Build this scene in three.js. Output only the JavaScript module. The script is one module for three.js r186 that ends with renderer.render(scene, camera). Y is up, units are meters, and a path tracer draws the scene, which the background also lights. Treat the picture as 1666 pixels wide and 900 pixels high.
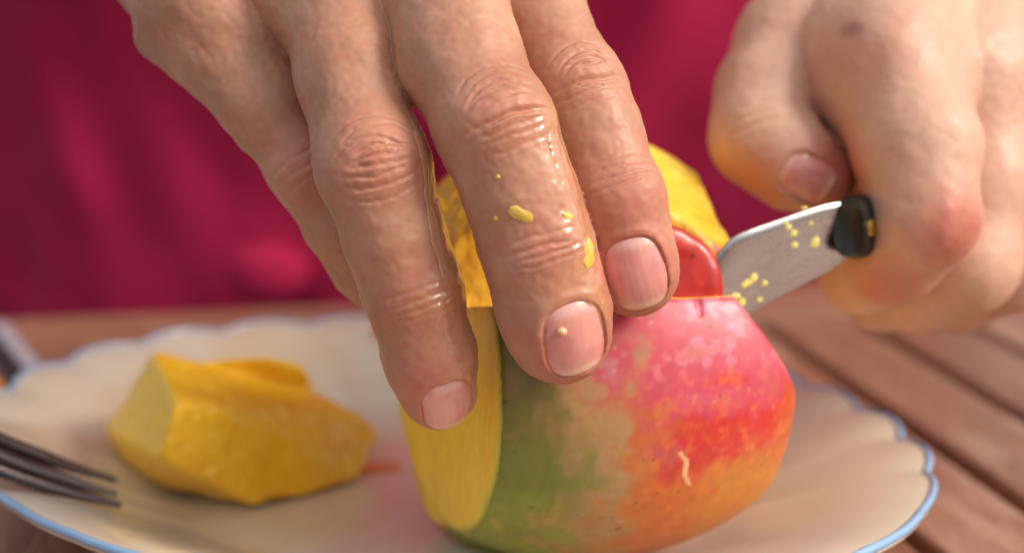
import * as THREE from 'three';
import { mergeGeometries } from 'three/addons/utils/BufferGeometryUtils.js';
import { RoundedBoxGeometry } from 'three/addons/geometries/RoundedBoxGeometry.js';
import { ConvexHull } from 'three/addons/math/ConvexHull.js';

// ------------------------------------------------------------------ camera, sky, sun, exposure
const scene = new THREE.Scene();
const FPX = 2850, CAM_H = 0.126, PITCH = 12 * Math.PI / 180;
const camera = new THREE.PerspectiveCamera(2 * Math.atan(450 / FPX) * 180 / Math.PI, 1666 / 900, 0.01, 50);
camera.position.set(0, CAM_H, 0);
camera.lookAt(0, CAM_H - Math.sin(PITCH), -Math.cos(PITCH));
camera.focus = 0.281;
camera.userData.fStop = 8.5;

const SUN = new THREE.Vector3(0.76, 0.58, 0.27).normalize();
{
  const W = 256, H = 128, d = new Float32Array(W * H * 4);
  for (let j = 0; j < H; j++) for (let i = 0; i < W; i++) {
    const up = ((j + 0.5) / H - 0.5) * Math.PI, ro = ((i + 0.5) / W - 0.5) * 2 * Math.PI;
    const x = Math.cos(ro) * Math.cos(up), y = Math.sin(up), z = Math.sin(ro) * Math.cos(up);
    const c = Math.max(0, x * SUN.x + y * SUN.y + z * SUN.z);
    const base = y > 0 ? 0.52 + 0.18 * y : 0.52 * Math.max(0.25, 1 + y * 6);
    const glow = 0.9 * c ** 3 + 1.2 * c ** 14, o = (j * W + i) * 4, k = y > 0 ? 1 : Math.max(0, 1 + y * 6);
    d[o] = base * 0.97 + glow * k; d[o + 1] = base + glow * k * 0.97; d[o + 2] = base * 1.05 + glow * k * 0.9; d[o + 3] = 1;
  }
  const t = new THREE.DataTexture(d, W, H, THREE.RGBAFormat, THREE.FloatType);
  t.mapping = THREE.EquirectangularReflectionMapping; t.magFilter = t.minFilter = THREE.LinearFilter; t.needsUpdate = true;
  scene.background = t; scene.environment = t;
}
const sun = new THREE.DirectionalLight(0xfff1de, 3.4);
sun.position.copy(SUN).multiplyScalar(3).add(new THREE.Vector3(0, 0, -0.35)); sun.target.position.set(0, 0, -0.35);
sun.castShadow = true; sun.shadow.radius = 44; sun.shadow.mapSize.set(2048, 2048);
Object.assign(sun.shadow.camera, { left: -0.6, right: 0.6, top: 0.6, bottom: -0.6, near: 0.5, far: 6 });
scene.add(sun, sun.target);
const renderer = new THREE.WebGLRenderer({ antialias: true });
renderer.toneMapping = THREE.LinearToneMapping; renderer.toneMappingExposure = 0.94;
renderer.shadowMap.enabled = true; renderer.shadowMap.type = THREE.PCFSoftShadowMap;

// ------------------------------------------------------------------ helpers
const V = (x, y, z) => new THREE.Vector3(x, y, z);
const CR = V(1, 0, 0), CF = V(0, -Math.sin(PITCH), -Math.cos(PITCH)), CU = V(0, Math.cos(PITCH), -Math.sin(PITCH));
const P = (px, py, d) => V(0, CAM_H, 0).addScaledVector(CF, d).addScaledVector(CR, (px - 833) / FPX * d).addScaledVector(CU, (450 - py) / FPX * d);
const PG = (px, py, y) => { const q = P(px, py, 1).sub(V(0, CAM_H, 0)); return V(0, CAM_H, 0).addScaledVector(q, (y - CAM_H) / q.y); };   // a pixel's ray met with the level y
const lerp = THREE.MathUtils.lerp, clamp = THREE.MathUtils.clamp;
const sst = (a, b, x) => { const t = clamp((x - a) / (b - a), 0, 1); return t * t * (3 - 2 * t); };
const mix3 = (o, c, t) => { o[0] += (c[0] - o[0]) * t; o[1] += (c[1] - o[1]) * t; o[2] += (c[2] - o[2]) * t; };
const lin = (r, g, b) => new THREE.Color().setRGB(r / 255, g / 255, b / 255, THREE.SRGBColorSpace).toArray();
let seed = 7; const rnd = () => { seed = (seed * 1664525 + 1013904223) >>> 0; return seed / 4294967296; };
const h3 = (x, y, z) => { let h = Math.imul(x, 374761393) ^ Math.imul(y, 668265263) ^ Math.imul(z, 2147483647 ^ 0x5bd1e995); h = Math.imul(h ^ (h >>> 13), 1274126177); return ((h ^ (h >>> 16)) >>> 0) / 4294967296; };
function vn(x, y, z) {   // value noise 0..1
  const i = Math.floor(x), j = Math.floor(y), k = Math.floor(z); let u = x - i, v = y - j, w = z - k;
  u = u * u * (3 - 2 * u); v = v * v * (3 - 2 * v); w = w * w * (3 - 2 * w);
  const a = h3(i, j, k), b = h3(i + 1, j, k), c = h3(i, j + 1, k), d = h3(i + 1, j + 1, k), e = h3(i, j, k + 1), f = h3(i + 1, j, k + 1), g = h3(i, j + 1, k + 1), h = h3(i + 1, j + 1, k + 1);
  const p = a + (b - a) * u, q = c + (d - c) * u, r = e + (f - e) * u, s = g + (h - g) * u, m = p + (q - p) * v, n = r + (s - r) * v;
  return m + (n - m) * w;
}
const fbm = (x, y, z, o = 3) => { let s = 0, a = 0.5, t = 0; for (let i = 0; i < o; i++) { s += a * vn(x, y, z); t += a; a *= 0.5; x = x * 2.03 + 11.7; y = y * 2.03 + 5.1; z = z * 2.03 + 3.3; } return s / t; };
const smin = (a, b, k) => { const h = Math.max(k - Math.abs(a - b), 0) / k; return Math.min(a, b) - h * h * k * 0.25; };
const smax = (a, b, k) => -smin(-a, -b, k);

// surface nets over a distance field, evaluated only in blocks near the surface
function field(f, lo, hi, h, slack = 0.004) {
  const B = 8, nb = [0, 1, 2].map((c) => Math.ceil((hi[c] - lo[c]) / h / B)), nx = nb[0] * B + 1, ny = nb[1] * B + 1, nz = nb[2] * B + 1, sx = 1, sy = nx, sz = nx * ny;
  const val = new Float32Array(nx * ny * nz), idx = new Int32Array(nx * ny * nz).fill(-1), act = [];
  const r = B * h * 0.87 * 1.3 + slack;
  for (let bz = 0; bz < nb[2]; bz++) for (let by = 0; by < nb[1]; by++) for (let bx = 0; bx < nb[0]; bx++) {
    const c = f(lo[0] + (bx + 0.5) * B * h, lo[1] + (by + 0.5) * B * h, lo[2] + (bz + 0.5) * B * h), near = Math.abs(c) < r;
    if (near) act.push([bx * B, by * B, bz * B]);
    const ex = bx === nb[0] - 1 ? B + 1 : B, ey = by === nb[1] - 1 ? B + 1 : B, ez = bz === nb[2] - 1 ? B + 1 : B;
    for (let k = 0; k < ez; k++) for (let j = 0; j < ey; j++) for (let i = 0; i < ex; i++) {
      const X = bx * B + i, Y = by * B + j, Z = bz * B + k;
      val[X + Y * sy + Z * sz] = near ? f(lo[0] + X * h, lo[1] + Y * h, lo[2] + Z * h) : c;
    }
  }
  const pos = [], tri = [], off = []; for (let c = 0; c < 8; c++) off.push((c & 1) + ((c >> 1) & 1) * sy + (c >> 2) * sz);
  const edges = []; for (let a = 0; a < 8; a++) for (const b of [1, 2, 4]) if (!(a & b)) edges.push([a, a | b]);
  for (const [x0, y0, z0] of act) for (let k = 0; k < B; k++) for (let j = 0; j < B; j++) for (let i = 0; i < B; i++) {
    const X = x0 + i, Y = y0 + j, Z = z0 + k, o = X + Y * sy + Z * sz; let m = 0;
    for (let c = 0; c < 8; c++) if (val[o + off[c]] < 0) m |= 1 << c;
    if (m === 0 || m === 255) continue;
    let n = 0, px = 0, py = 0, pz = 0;
    for (const [a, b] of edges) {
      if (((m >> a) & 1) === ((m >> b) & 1)) continue;
      const va = val[o + off[a]], vb = val[o + off[b]], t = va / (va - vb);
      px += lerp(a & 1, b & 1, t); py += lerp((a >> 1) & 1, (b >> 1) & 1, t); pz += lerp(a >> 2, b >> 2, t); n++;
    }
    idx[o] = pos.length / 3; pos.push(lo[0] + (X + px / n) * h, lo[1] + (Y + py / n) * h, lo[2] + (Z + pz / n) * h);
  }
  for (const [x0, y0, z0] of act) for (let k = 0; k < B; k++) for (let j = 0; j < B; j++) for (let i = 0; i < B; i++) {
    const X = x0 + i, Y = y0 + j, Z = z0 + k, o = X + Y * sy + Z * sz, s = val[o] < 0;
    const quad = (p, q, e) => { const A = idx[o - p - q], Bq = idx[o - q], C = idx[o], D = idx[o - p]; if (A < 0 || Bq < 0 || C < 0 || D < 0) return; if (e) tri.push(A, Bq, C, A, C, D); else tri.push(A, C, Bq, A, D, C); };
    if (Y > 0 && Z > 0 && s !== (val[o + sx] < 0)) quad(sy, sz, s);
    if (X > 0 && Z > 0 && s !== (val[o + sy] < 0)) quad(sz, sx, s);
    if (X > 0 && Y > 0 && s !== (val[o + sz] < 0)) quad(sx, sy, s);
  }
  const p = new Float32Array(pos), nor = new Float32Array(p.length), e = h * 0.55;
  for (let i = 0; i < p.length; i += 3) {
    for (let it = 0; it < 2; it++) {
      const x = p[i], y = p[i + 1], z = p[i + 2];
      let gx = f(x + e, y, z) - f(x - e, y, z), gy = f(x, y + e, z) - f(x, y - e, z), gz = f(x, y, z + e) - f(x, y, z - e);
      const g = Math.hypot(gx, gy, gz) || 1; gx /= g; gy /= g; gz /= g;
      nor[i] = gx; nor[i + 1] = gy; nor[i + 2] = gz;
      if (it === 0) { const d = clamp(f(x, y, z), -h, h) * 0.9; p[i] -= gx * d; p[i + 1] -= gy * d; p[i + 2] -= gz * d; } 
    }
  }
  return { p, nor, tri };
}
// a geometry from the triangles of a field mesh that pass keep(); color(x, y, z, nx, ny, nz, out) gives vertex colours and, as out[3], a film value kept in uv
function geo(m, color, keep) {
  const map = new Int32Array(m.p.length / 3).fill(-1), P3 = [], N3 = [], C3 = [], U2 = [], T = [], out = [0, 0, 0, 0];
  for (let t = 0; t < m.tri.length; t += 3) {
    if (keep) { let cx = 0, cy = 0, cz = 0; for (let q = 0; q < 3; q++) { const v = m.tri[t + q] * 3; cx += m.p[v] / 3; cy += m.p[v + 1] / 3; cz += m.p[v + 2] / 3; } if (!keep(cx, cy, cz)) continue; }
    for (let q = 0; q < 3; q++) {
      const v = m.tri[t + q];
      if (map[v] < 0) {
        map[v] = P3.length / 3; const x = m.p[v * 3], y = m.p[v * 3 + 1], z = m.p[v * 3 + 2], a = m.nor[v * 3], b = m.nor[v * 3 + 1], c = m.nor[v * 3 + 2];
        P3.push(x, y, z); N3.push(a, b, c); out[3] = 0; color(x, y, z, a, b, c, out); C3.push(out[0], out[1], out[2]); U2.push(0.02 + 0.96 * clamp(out[3], 0, 1), 0.5);
      }
      T.push(map[v]);
    }
  }
  const g = new THREE.BufferGeometry();
  g.setAttribute('position', new THREE.Float32BufferAttribute(P3, 3)); g.setAttribute('normal', new THREE.Float32BufferAttribute(N3, 3));
  g.setAttribute('color', new THREE.Float32BufferAttribute(C3, 3)); g.setAttribute('uv', new THREE.Float32BufferAttribute(U2, 2));
  g.setIndex(T); return g;
}
const filmRamp = (dry, wet) => { const d = new Uint8Array(64 * 4); for (let i = 0; i < 64; i++) { const v = 255 * lerp(dry, wet, i / 63); d.set([v, v, v, 255], i * 4); } const t = new THREE.DataTexture(d, 64, 1); t.magFilter = t.minFilter = THREE.LinearFilter; t.needsUpdate = true; return t; };
function mesh(name, g, m, parent) { const o = new THREE.Mesh(g, m); o.name = name; o.castShadow = o.receiveShadow = true; parent.add(o); return o; }
const used = {};
const numbered = (n) => { used[n] = (used[n] ?? -1) + 1; return used[n] ? n + '_' + String(used[n]).padStart(3, '0') : n; };
function thing(name, label, category, at = V(0, 0, 0), group) { const o = new THREE.Group(); o.name = numbered(name); o.position.copy(at); o.userData = { label, category }; if (group) o.userData.group = group; scene.add(o); return o; }
const Std = (o) => new THREE.MeshPhysicalMaterial(o);

// ------------------------------------------------------------------ table of slats
const SL = 11.2 * Math.PI / 180, dS = V(-Math.sin(SL), 0, -Math.cos(SL)), dT = V(Math.cos(SL), 0, -Math.sin(SL));
function woodTex(bump) {
  const W = 1024, H = 256, d = new Uint8Array(W * H * 4);
  for (let j = 0; j < H; j++) for (let i = 0; i < W; i++) {
    const x = i / W * 6, y = j / H * 10;
    const warp = fbm(x * 0.5, y * 0.7, 3.1, 3) * 3, g = fbm(x * 0.9, y * 5 + warp * 2, 1.7, 4), ring = 0.5 + 0.5 * Math.sin((y * 2.2 + warp * 4) * 2.2), pore = sst(0.72, 0.8, vn(x * 9, y * 34, 9.2)), pale = sst(0.5, 0.8, fbm(x * 1.4, y * 1.2, 21, 3));
    const o = (j * W + i) * 4;
    if (bump) { const v = 150 + 60 * (g - 0.5) - 70 * pore; d.set([v, v, v, 255], o); continue; }
    const c = [0.3, 0.135, 0.08]; mix3(c, [0.42, 0.22, 0.14], g * 0.9); mix3(c, [0.14, 0.052, 0.03], ring * 0.35); mix3(c, [0.08, 0.03, 0.02], pore * 0.5); mix3(c, [0.5, 0.33, 0.25], pale * 0.5);
    const q = new THREE.Color().setRGB(...c).convertLinearToSRGB(); d.set([q.r * 255, q.g * 255, q.b * 255, 255], o);
  }
  const t = new THREE.DataTexture(d, W, H); t.wrapS = t.wrapT = THREE.RepeatWrapping; t.magFilter = t.minFilter = THREE.LinearFilter; if (!bump) t.colorSpace = THREE.SRGBColorSpace; t.needsUpdate = true; return t;
}
const woodMaps = [woodTex(false), woodTex(true)];
const woodMats = [[1, 1, 1], [0.86, 0.82, 0.8], [1.1, 1.02, 0.98]].map((c) => Std({ map: woodMaps[0], bumpMap: woodMaps[1], bumpScale: 0.0006, roughness: 0.42, color: new THREE.Color().setRGB(...c) }));
const table = thing('slatted_table', 'brown slatted wooden garden table under the scalloped plate', 'table', V(0, 0, 0));
{
  const PITCHW = 0.0312, GAP = 0.0042, g0 = PG(1498, 580, 0).dot(dT), far = PG(0, 524, 0).dot(dS), near = far - 0.95;
  const board = (len, w, th) => {
    const g = new RoundedBoxGeometry(w, th, len, 3, 0.0017), p = g.attributes.position, n = g.attributes.normal, uv = g.attributes.uv, o = rnd() * 7, q = rnd();
    for (let i = 0; i < p.count; i++) uv.setXY(i, p.getZ(i) / 0.34 + o, (Math.abs(n.getY(i)) > 0.5 ? p.getX(i) : p.getY(i)) / 0.11 + q);
    return g;
  };
  const put = (o, along, across, y) => { o.position.copy(dS.clone().multiplyScalar(along).addScaledVector(dT, across)).setY(y); };
  let n = 0;
  for (let k = -11; k <= 9; k++) {
    const o = mesh('slat', board(0.91, PITCHW - GAP, 0.018), woodMats[(k * 7 + 70) % 3], table);
    o.rotation.y = SL; put(o, far - 0.042 - 0.455, g0 + (k + 0.5) * PITCHW, -0.009); n++;
  }
  const e = mesh('end_board', board(PITCHW * 21, 0.038, 0.02), woodMats[2], table); e.rotation.y = SL + Math.PI / 2; put(e, far - 0.019, g0 - 0.5 * PITCHW, -0.0092);
  for (const a of [0.18, 0.72]) { const b = mesh('crossbar', board(PITCHW * 21, 0.05, 0.022), woodMats[1], table); b.rotation.y = SL + Math.PI / 2; put(b, far - a, g0 - 0.5 * PITCHW, -0.031); }
}

// ------------------------------------------------------------------ scalloped plate
const PC = V(-0.0167, 0, -0.3488), PA = 0.1035, PB = 0.0856, PROT = 0.689, NSC = 28, PTH0 = 4.5 * Math.PI / 180;
const scal = (th) => Math.abs(Math.sin(NSC * (th - PTH0) / 2));
const plateR = (th) => { const c = Math.cos(th - PROT) / PA, q = Math.sin(th - PROT) / PB, w = 0.003 + 0.024 * sst(0.5, 0.15, Math.sin(th)); return (1 - w * (1 - Math.pow(scal(th), 0.7)) + 0.3 * w) / Math.hypot(c, q); };
const plateY = (t, th) => { const s = sst(0.5, 1.02, t); return 0.0058 + 0.0145 * s + 0.0011 * (scal(th) - 0.5) * sst(0.55, 1, t) * sst(0.5, 0.15, Math.sin(th)) - 0.0007 * sst(0.45, 0.56, t) * (1 - sst(0.56, 0.7, t)); };
const plate = thing('scalloped_plate', 'cream white plate with scalloped rim edged in light blue', 'plate', PC);
{
  const NT = 480, NR = 40, pos = [], id = [], top = [];
  for (let j = 0; j <= NR * 2 + 6; j++) for (let i = 0; i <= NT; i++) {
    const th = i / NT * Math.PI * 2, R = plateR(th); let t, y;
    if (j <= NR) { t = j / NR; y = plateY(t, th); }
    else if (j < NR + 6) { const a = (j - NR) / 6 * Math.PI; t = 1 + Math.sin(a) * 0.013; y = plateY(1, th) - 0.0011 + Math.cos(a) * 0.0011; }
    else { t = 1 - (j - NR - 6) / NR; y = Math.max(plateY(t, th) - 0.0022 - (1 - t) * 0.0006, 0.0008); if (t < 0.56 && t > 0.5) y = 0.0006; }
    pos.push(Math.cos(th) * R * t, y, Math.sin(th) * R * t);
    if (i < NT && j < NR * 2 + 6) { const a = j * (NT + 1) + i, b = a + NT + 1; id.push(a, a + 1, b, b, a + 1, b + 1); }
  }
  const g = new THREE.BufferGeometry(); g.setAttribute('position', new THREE.Float32BufferAttribute(pos, 3)); g.setIndex(id); g.computeVertexNormals();
  const col = []; for (let i = 0; i < pos.length; i += 3) { const n = fbm(pos[i] * 60, pos[i + 2] * 60, 2, 3), c = [0.74, 0.67, 0.545]; mix3(c, [0.72, 0.575, 0.38], sst(0.42, 0.7, n) * 0.6); col.push(...c); }
  g.setAttribute('color', new THREE.Float32BufferAttribute(col, 3));
  mesh('dish', g, Std({ vertexColors: true, roughness: 0.22, clearcoat: 0.5, clearcoatRoughness: 0.1 }), plate);
  const rp = [], ri = [], M = 8;
  for (let i = 0; i <= NT; i++) { const th = i / NT * Math.PI * 2, R = plateR(th) * 1.006 + 0.0002; for (let j = 0; j < M; j++) { const a = j / M * Math.PI * 2, rr = R + Math.cos(a) * (0.0008 + 0.0002 * (vn(th * 40, 1, 2) - 0.5)); rp.push(Math.cos(th) * rr, plateY(1, th) - 0.0004 + Math.sin(a) * 0.0009, Math.sin(th) * rr); } }
  for (let i = 0; i < NT; i++) for (let j = 0; j < M; j++) { const a = i * M + j, b = i * M + (j + 1) % M; ri.push(a, b, a + M, b, b + M, a + M); }
  const rg = new THREE.BufferGeometry(); rg.setAttribute('position', new THREE.Float32BufferAttribute(rp, 3)); rg.setIndex(ri); rg.computeVertexNormals();
  mesh('rim_line', rg, Std({ color: new THREE.Color().setRGB(...lin(140, 178, 220)), roughness: 0.2, clearcoat: 0.6 }), plate);
}
const plateTop = (x, z) => { const dx = x - PC.x, dz = z - PC.z, th = Math.atan2(dz, dx); return plateY(Math.hypot(dx, dz) / plateR(th), th); };

// ------------------------------------------------------------------ the cut mango
const MC = P(930, 590, 0.325), MA = 0.0450, MB = 0.0363, MD = 0.0345;
const fleshMat = Std({ vertexColors: true, roughness: 1, roughnessMap: filmRamp(0.5, 0.16), clearcoat: 0.25, clearcoatRoughness: 0.3 });
const skinMat = Std({ vertexColors: true, roughness: 0.46, clearcoat: 0.22, clearcoatRoughness: 0.3 });
const plane = (n, q) => { const m = n.clone().normalize(), c = m.dot(q); return (x, y, z) => m.x * x + m.y * y + m.z * z - c; };
const ellipsoid = (c, a, b, d, tilt = 0) => { const ct = Math.cos(tilt), st = Math.sin(tilt); return (x, y, z) => {
  const X = x - c.x, Y = y - c.y, Z = z - c.z, u = (X * ct + Y * st) / a, v = (-X * st + Y * ct) / b, w = Z / d, k0 = Math.sqrt(u * u + v * v + w * w), k1 = Math.hypot(u / a, v / b, w / d);
  return k1 < 1e-9 ? -Math.min(a, b, d) : k0 * (k0 - 1) / k1; }; };
const mango = thing('cut_mango', 'red and green mango being sliced, yellow flesh showing on its cut side', 'mango', V(0, 0, 0));
{
  const eFront0 = ellipsoid(MC, MA, MB, MD, -0.12), crk = bone({ p: P(1127, 462, 0.2985), r: 0.0011 }, { p: P(1137, 512, 0.2965), r: 0.0003 }), eFront = (x, y, z) => smax(eFront0(x, y, z) + 0.0022 * (fbm(x * 38, y * 38, z * 38, 2) - 0.5), -capsule(crk, x + 0.0012 * (vn(y * 300, 3, 1) - 0.5), y, z), 0.0006);
  const left = plane(V(-0.926, 0.0, 0.378), P(812, 640, 0.2935));
  const r1 = plane(V(0.76, 0.56, -0.33), P(1230, 541, 0.306)), r2 = plane(V(0.95, -0.06, -0.3), P(1281, 660, 0.312));
  const topCut = plane(V(-0.05, 0.97, -0.25), P(1090, 482, 0.297)), rearFace = plane(V(0.02, 0.2, 0.98), P(950, 450, 0.3145));
  const eRear0 = ellipsoid(P(925, 565, 0.335), 0.0385, 0.0435, 0.028, -0.3), eRear = (x, y, z) => eRear0(x, y, z) + 0.002 * (fbm(x * 40 + 9, y * 40, z * 40, 2) - 0.5);
  const rearTop = plane(V(0.5, 0.8, 0.33), P(1120, 318, 0.326)), rearTopL = plane(V(-0.5, 0.72, 0.48), P(748, 318, 0.322)), leftRear = (x, y, z) => left(x, y, z) + 0.0015;
  const rough = (x, y, z) => 0.00032 * (fbm(x * 700, y * 420, z * 700, 2) - 0.5) + 0.0014 * (fbm(x * 90, y * 70, z * 90, 2) - 0.5);
  const cutFront = (x, y, z) => { const n = rough(x, y, z); return Math.max(left(x, y, z) + n * 0.6, smax(r1(x, y, z), r2(x, y, z), 0.002) + n, Math.min(topCut(x, y, z) + n, 0.02)); };
  const cutRear = (x, y, z) => { const n = rough(x, y, z); return Math.max(rearFace(x, y, z) + n * 1.6, leftRear(x, y, z) + n * 1.5, rearTop(x, y, z) + n * 2.4, rearTopL(x, y, z) + n * 2, r2(x, y, z) + 0.006); };
  const f = (x, y, z) => Math.min(smax(eFront(x, y, z), cutFront(x, y, z), 0.0012), smax(eRear(x, y, z), cutRear(x, y, z), 0.0016));
  const m = field(f, [MC.x - 0.05, MC.y - 0.042, MC.z - 0.045], [MC.x + 0.05, MC.y + 0.055, MC.z + 0.042], 0.00045);
  const isSkin = (x, y, z) => { const a = smax(eFront(x, y, z), cutFront(x, y, z), 0.0012), b = smax(eRear(x, y, z), cutRear(x, y, z), 0.0016); return a < b ? eFront(x, y, z) > cutFront(x, y, z) - 0.0001 : eRear(x, y, z) > cutRear(x, y, z) - 0.0001; };
  const C = { green: lin(112, 122, 38), olive: lin(120, 104, 48), tan: lin(182, 138, 92), orange: lin(206, 104, 46), pink: lin(202, 70, 88), bloom: lin(212, 126, 148), red: lin(206, 48, 42), amber: lin(204, 126, 44), deep: lin(176, 22, 22), lime: lin(150, 152, 50) };
  const skinColor = (x, y, z, a, b, c, o) => {
    const u = (x - MC.x) * 1000, v = (y - MC.y) * 1000, n1 = fbm(x * 90, y * 60, z * 90, 4) - 0.5, n2 = fbm(x * 230 + 7, y * 230, z * 230, 4) - 0.5, n3 = fbm(x * 700, y * 700, z * 700 + 4, 3) - 0.5;
    const st = fbm(x * 330, y * 60, z * 330 + 2, 3) - 0.5, U = u + n1 * 13 + n2 * 12 + st * 9, W = v + n2 * 18 + n1 * 12, q = [...C.green];
    mix3(q, C.lime, sst(-12, -30, W) * 0.8); mix3(q, C.olive, sst(-16, 4, W) * 0.85); mix3(q, C.tan, sst(-8, 3, U) * sst(-0.35, 0.25, n2 + st * 0.7 + (u + 6) * 0.05));
    mix3(q, C.tan, sst(-2, 5, U)); mix3(q, C.orange, sst(2, 10, U + n2 * 12) * sst(9, -6, W - U * 0.3) * 0.9); mix3(q, C.red, sst(9, 19, U) * sst(-20, -6, W + n2 * 10)); mix3(q, C.orange, sst(10, 17, U) * sst(-7, -15, W) * 0.8);
    mix3(q, C.amber, sst(14, 23, U + n2 * 14) * sst(-9, -19, W) * 0.9); mix3(q, C.orange, sst(30, 37, U) * sst(8, -6, W) * 0.7); mix3(q, lin(196, 150, 60), sst(0.08, 0.3, st + n2 * 0.6) * sst(-12, -22, W) * 0.6);
    mix3(q, C.pink, sst(2, 12, U + Math.max(0, W) * 0.6 + n3 * 8) * sst(-6, 2, W + n2 * 14)); mix3(q, C.bloom, sst(3, 12, U + Math.max(0, W) * 0.5) * sst(1, 11, W) * sst(-0.1, 0.2, n2 + n1 * 0.5 + n3 * 0.9) * 0.8); mix3(q, C.red, sst(0.12, 0.26, n2 + n3 * 0.4) * sst(10, 16, U) * 0.55);
    mix3(q, C.tan, sst(0.1, 0.3, n2) * 0.22); mix3(q, C.olive, sst(0.02, 0.2, n3 + n2 * 0.5) * sst(14, 2, U) * 0.4); mix3(q, C.amber, sst(0.04, 0.2, n3) * sst(-4, 4, U) * sst(10, -4, W) * 0.35); const k = 1 + n3 * 0.42; q[0] *= k; q[1] *= k; q[2] *= k;
    if (eRear(x, y, z) < eFront(x, y, z) - 0.002 && z < MC.z - 0.004) { q.splice(0, 3, ...C.orange); mix3(q, C.red, 0.5 + n1); }
    const sp = vn(x * 1050, y * 1050, z * 1050); if (sp > 0.9) mix3(q, lin(70, 48, 26), sst(0.9, 0.96, sp) * 0.75 * sst(0.5, 0.6, fbm(x * 120, y * 120, z * 120, 2))); const sl = vn(x * 820 + 50, y * 820, z * 820); if (sl > 0.91) mix3(q, lin(226, 190, 130), sst(0.91, 0.97, sl) * 0.45);
    const sx = (x - SC.x) * 1000, syy = (y - SC.y) * 1000, line = sx - 0.9 * Math.sin(syy * 1.1) * (0.4 + 0.2 * syy / 3) + 0.25 * syy; if (Math.abs(syy) < 3.4 && z > MC.z) mix3(q, lin(240, 196, 140), (1 - sst(0.22, 0.55, Math.abs(line))) * 0.9);
    o[0] = q[0]; o[1] = q[1]; o[2] = q[2];
  };
  const SC = P(1113, 758, 0.3);
  const fleshColor = (x, y, z, a, b, c, o) => {
    const depth = -Math.max(eFront(x, y, z), -1), dr = -eRear(x, y, z), n = fbm(x * 160, y * 90, z * 160, 3) - 0.5, n2 = fbm(x * 900, y * 600, z * 900, 2) - 0.5, q = [...lin(252, 208, 78)], rear = smax(eFront(x, y, z), cutFront(x, y, z), 0.0012) > smax(eRear(x, y, z), cutRear(x, y, z), 0.0016) + 0.0003;
    mix3(q, lin(250, 192, 48), clamp(0.25 + n * 1.4, 0, 1)); if (rear) mix3(q, lin(232, 166, 24), 0.3 + n * 0.8);
    const rim = rear ? dr : depth; mix3(q, lin(226, 206, 60), sst(0.0022, 0.0008, rim) * (rear ? 0.15 : 0.6)); mix3(q, rear || x > MC.x ? lin(236, 128, 44) : lin(160, 168, 60), sst(0.0011, 0.0004, rim) * 0.7);
    const k = 1 + n2 * 0.22; o[0] = q[0] * k; o[1] = q[1] * k; o[2] = q[2] * k; o[3] = rear ? 0.45 + n2 * 0.8 : 0.2 + n * 0.5;
  };
  mesh('skin', geo(m, skinColor, isSkin), skinMat, mango);
  mesh('flesh', geo(m, fleshColor, (x, y, z) => !isSkin(x, y, z)), fleshMat, mango);
  // glossy red tip of skin that stands up behind the front cut edge
  const tc = P(1104, 456, 0.3035), te = ellipsoid(tc, 0.0074, 0.0104, 0.0052, 0.3), tpl = plane(V(0.45, 0.85, 0.25), P(1128, 385, 0.301)), tfr = plane(V(0.12, 0.16, 0.98), P(1110, 440, 0.3012)), tf = (x, y, z) => smax(smax(te(x, y, z), tpl(x, y, z), 0.0022), tfr(x, y, z), 0.0022) + 0.0006 * (fbm(x * 260, y * 260, z * 260, 2) - 0.5);
  const tm = field(tf, [tc.x - 0.011, tc.y - 0.014, tc.z - 0.008], [tc.x + 0.011, tc.y + 0.014, tc.z + 0.008], 0.0004, 0.002);
  mesh('skin_flap', geo(tm, (x, y, z, a, b, c, o) => { const n = fbm(x * 400, y * 300, z * 400, 3), q = [...lin(176, 26, 16)]; mix3(q, lin(200, 46, 24), sst(0.45, 0.75, n)); if (vn(x * 900, y * 900, z * 900) > 0.9) mix3(q, lin(60, 14, 10), 0.7); o[0] = q[0]; o[1] = q[1]; o[2] = q[2]; }), Std({ vertexColors: true, roughness: 0.34, clearcoat: 0.45, clearcoatRoughness: 0.2 }), mango).userData.label = 'glossy red strip of mango skin';
}

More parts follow.
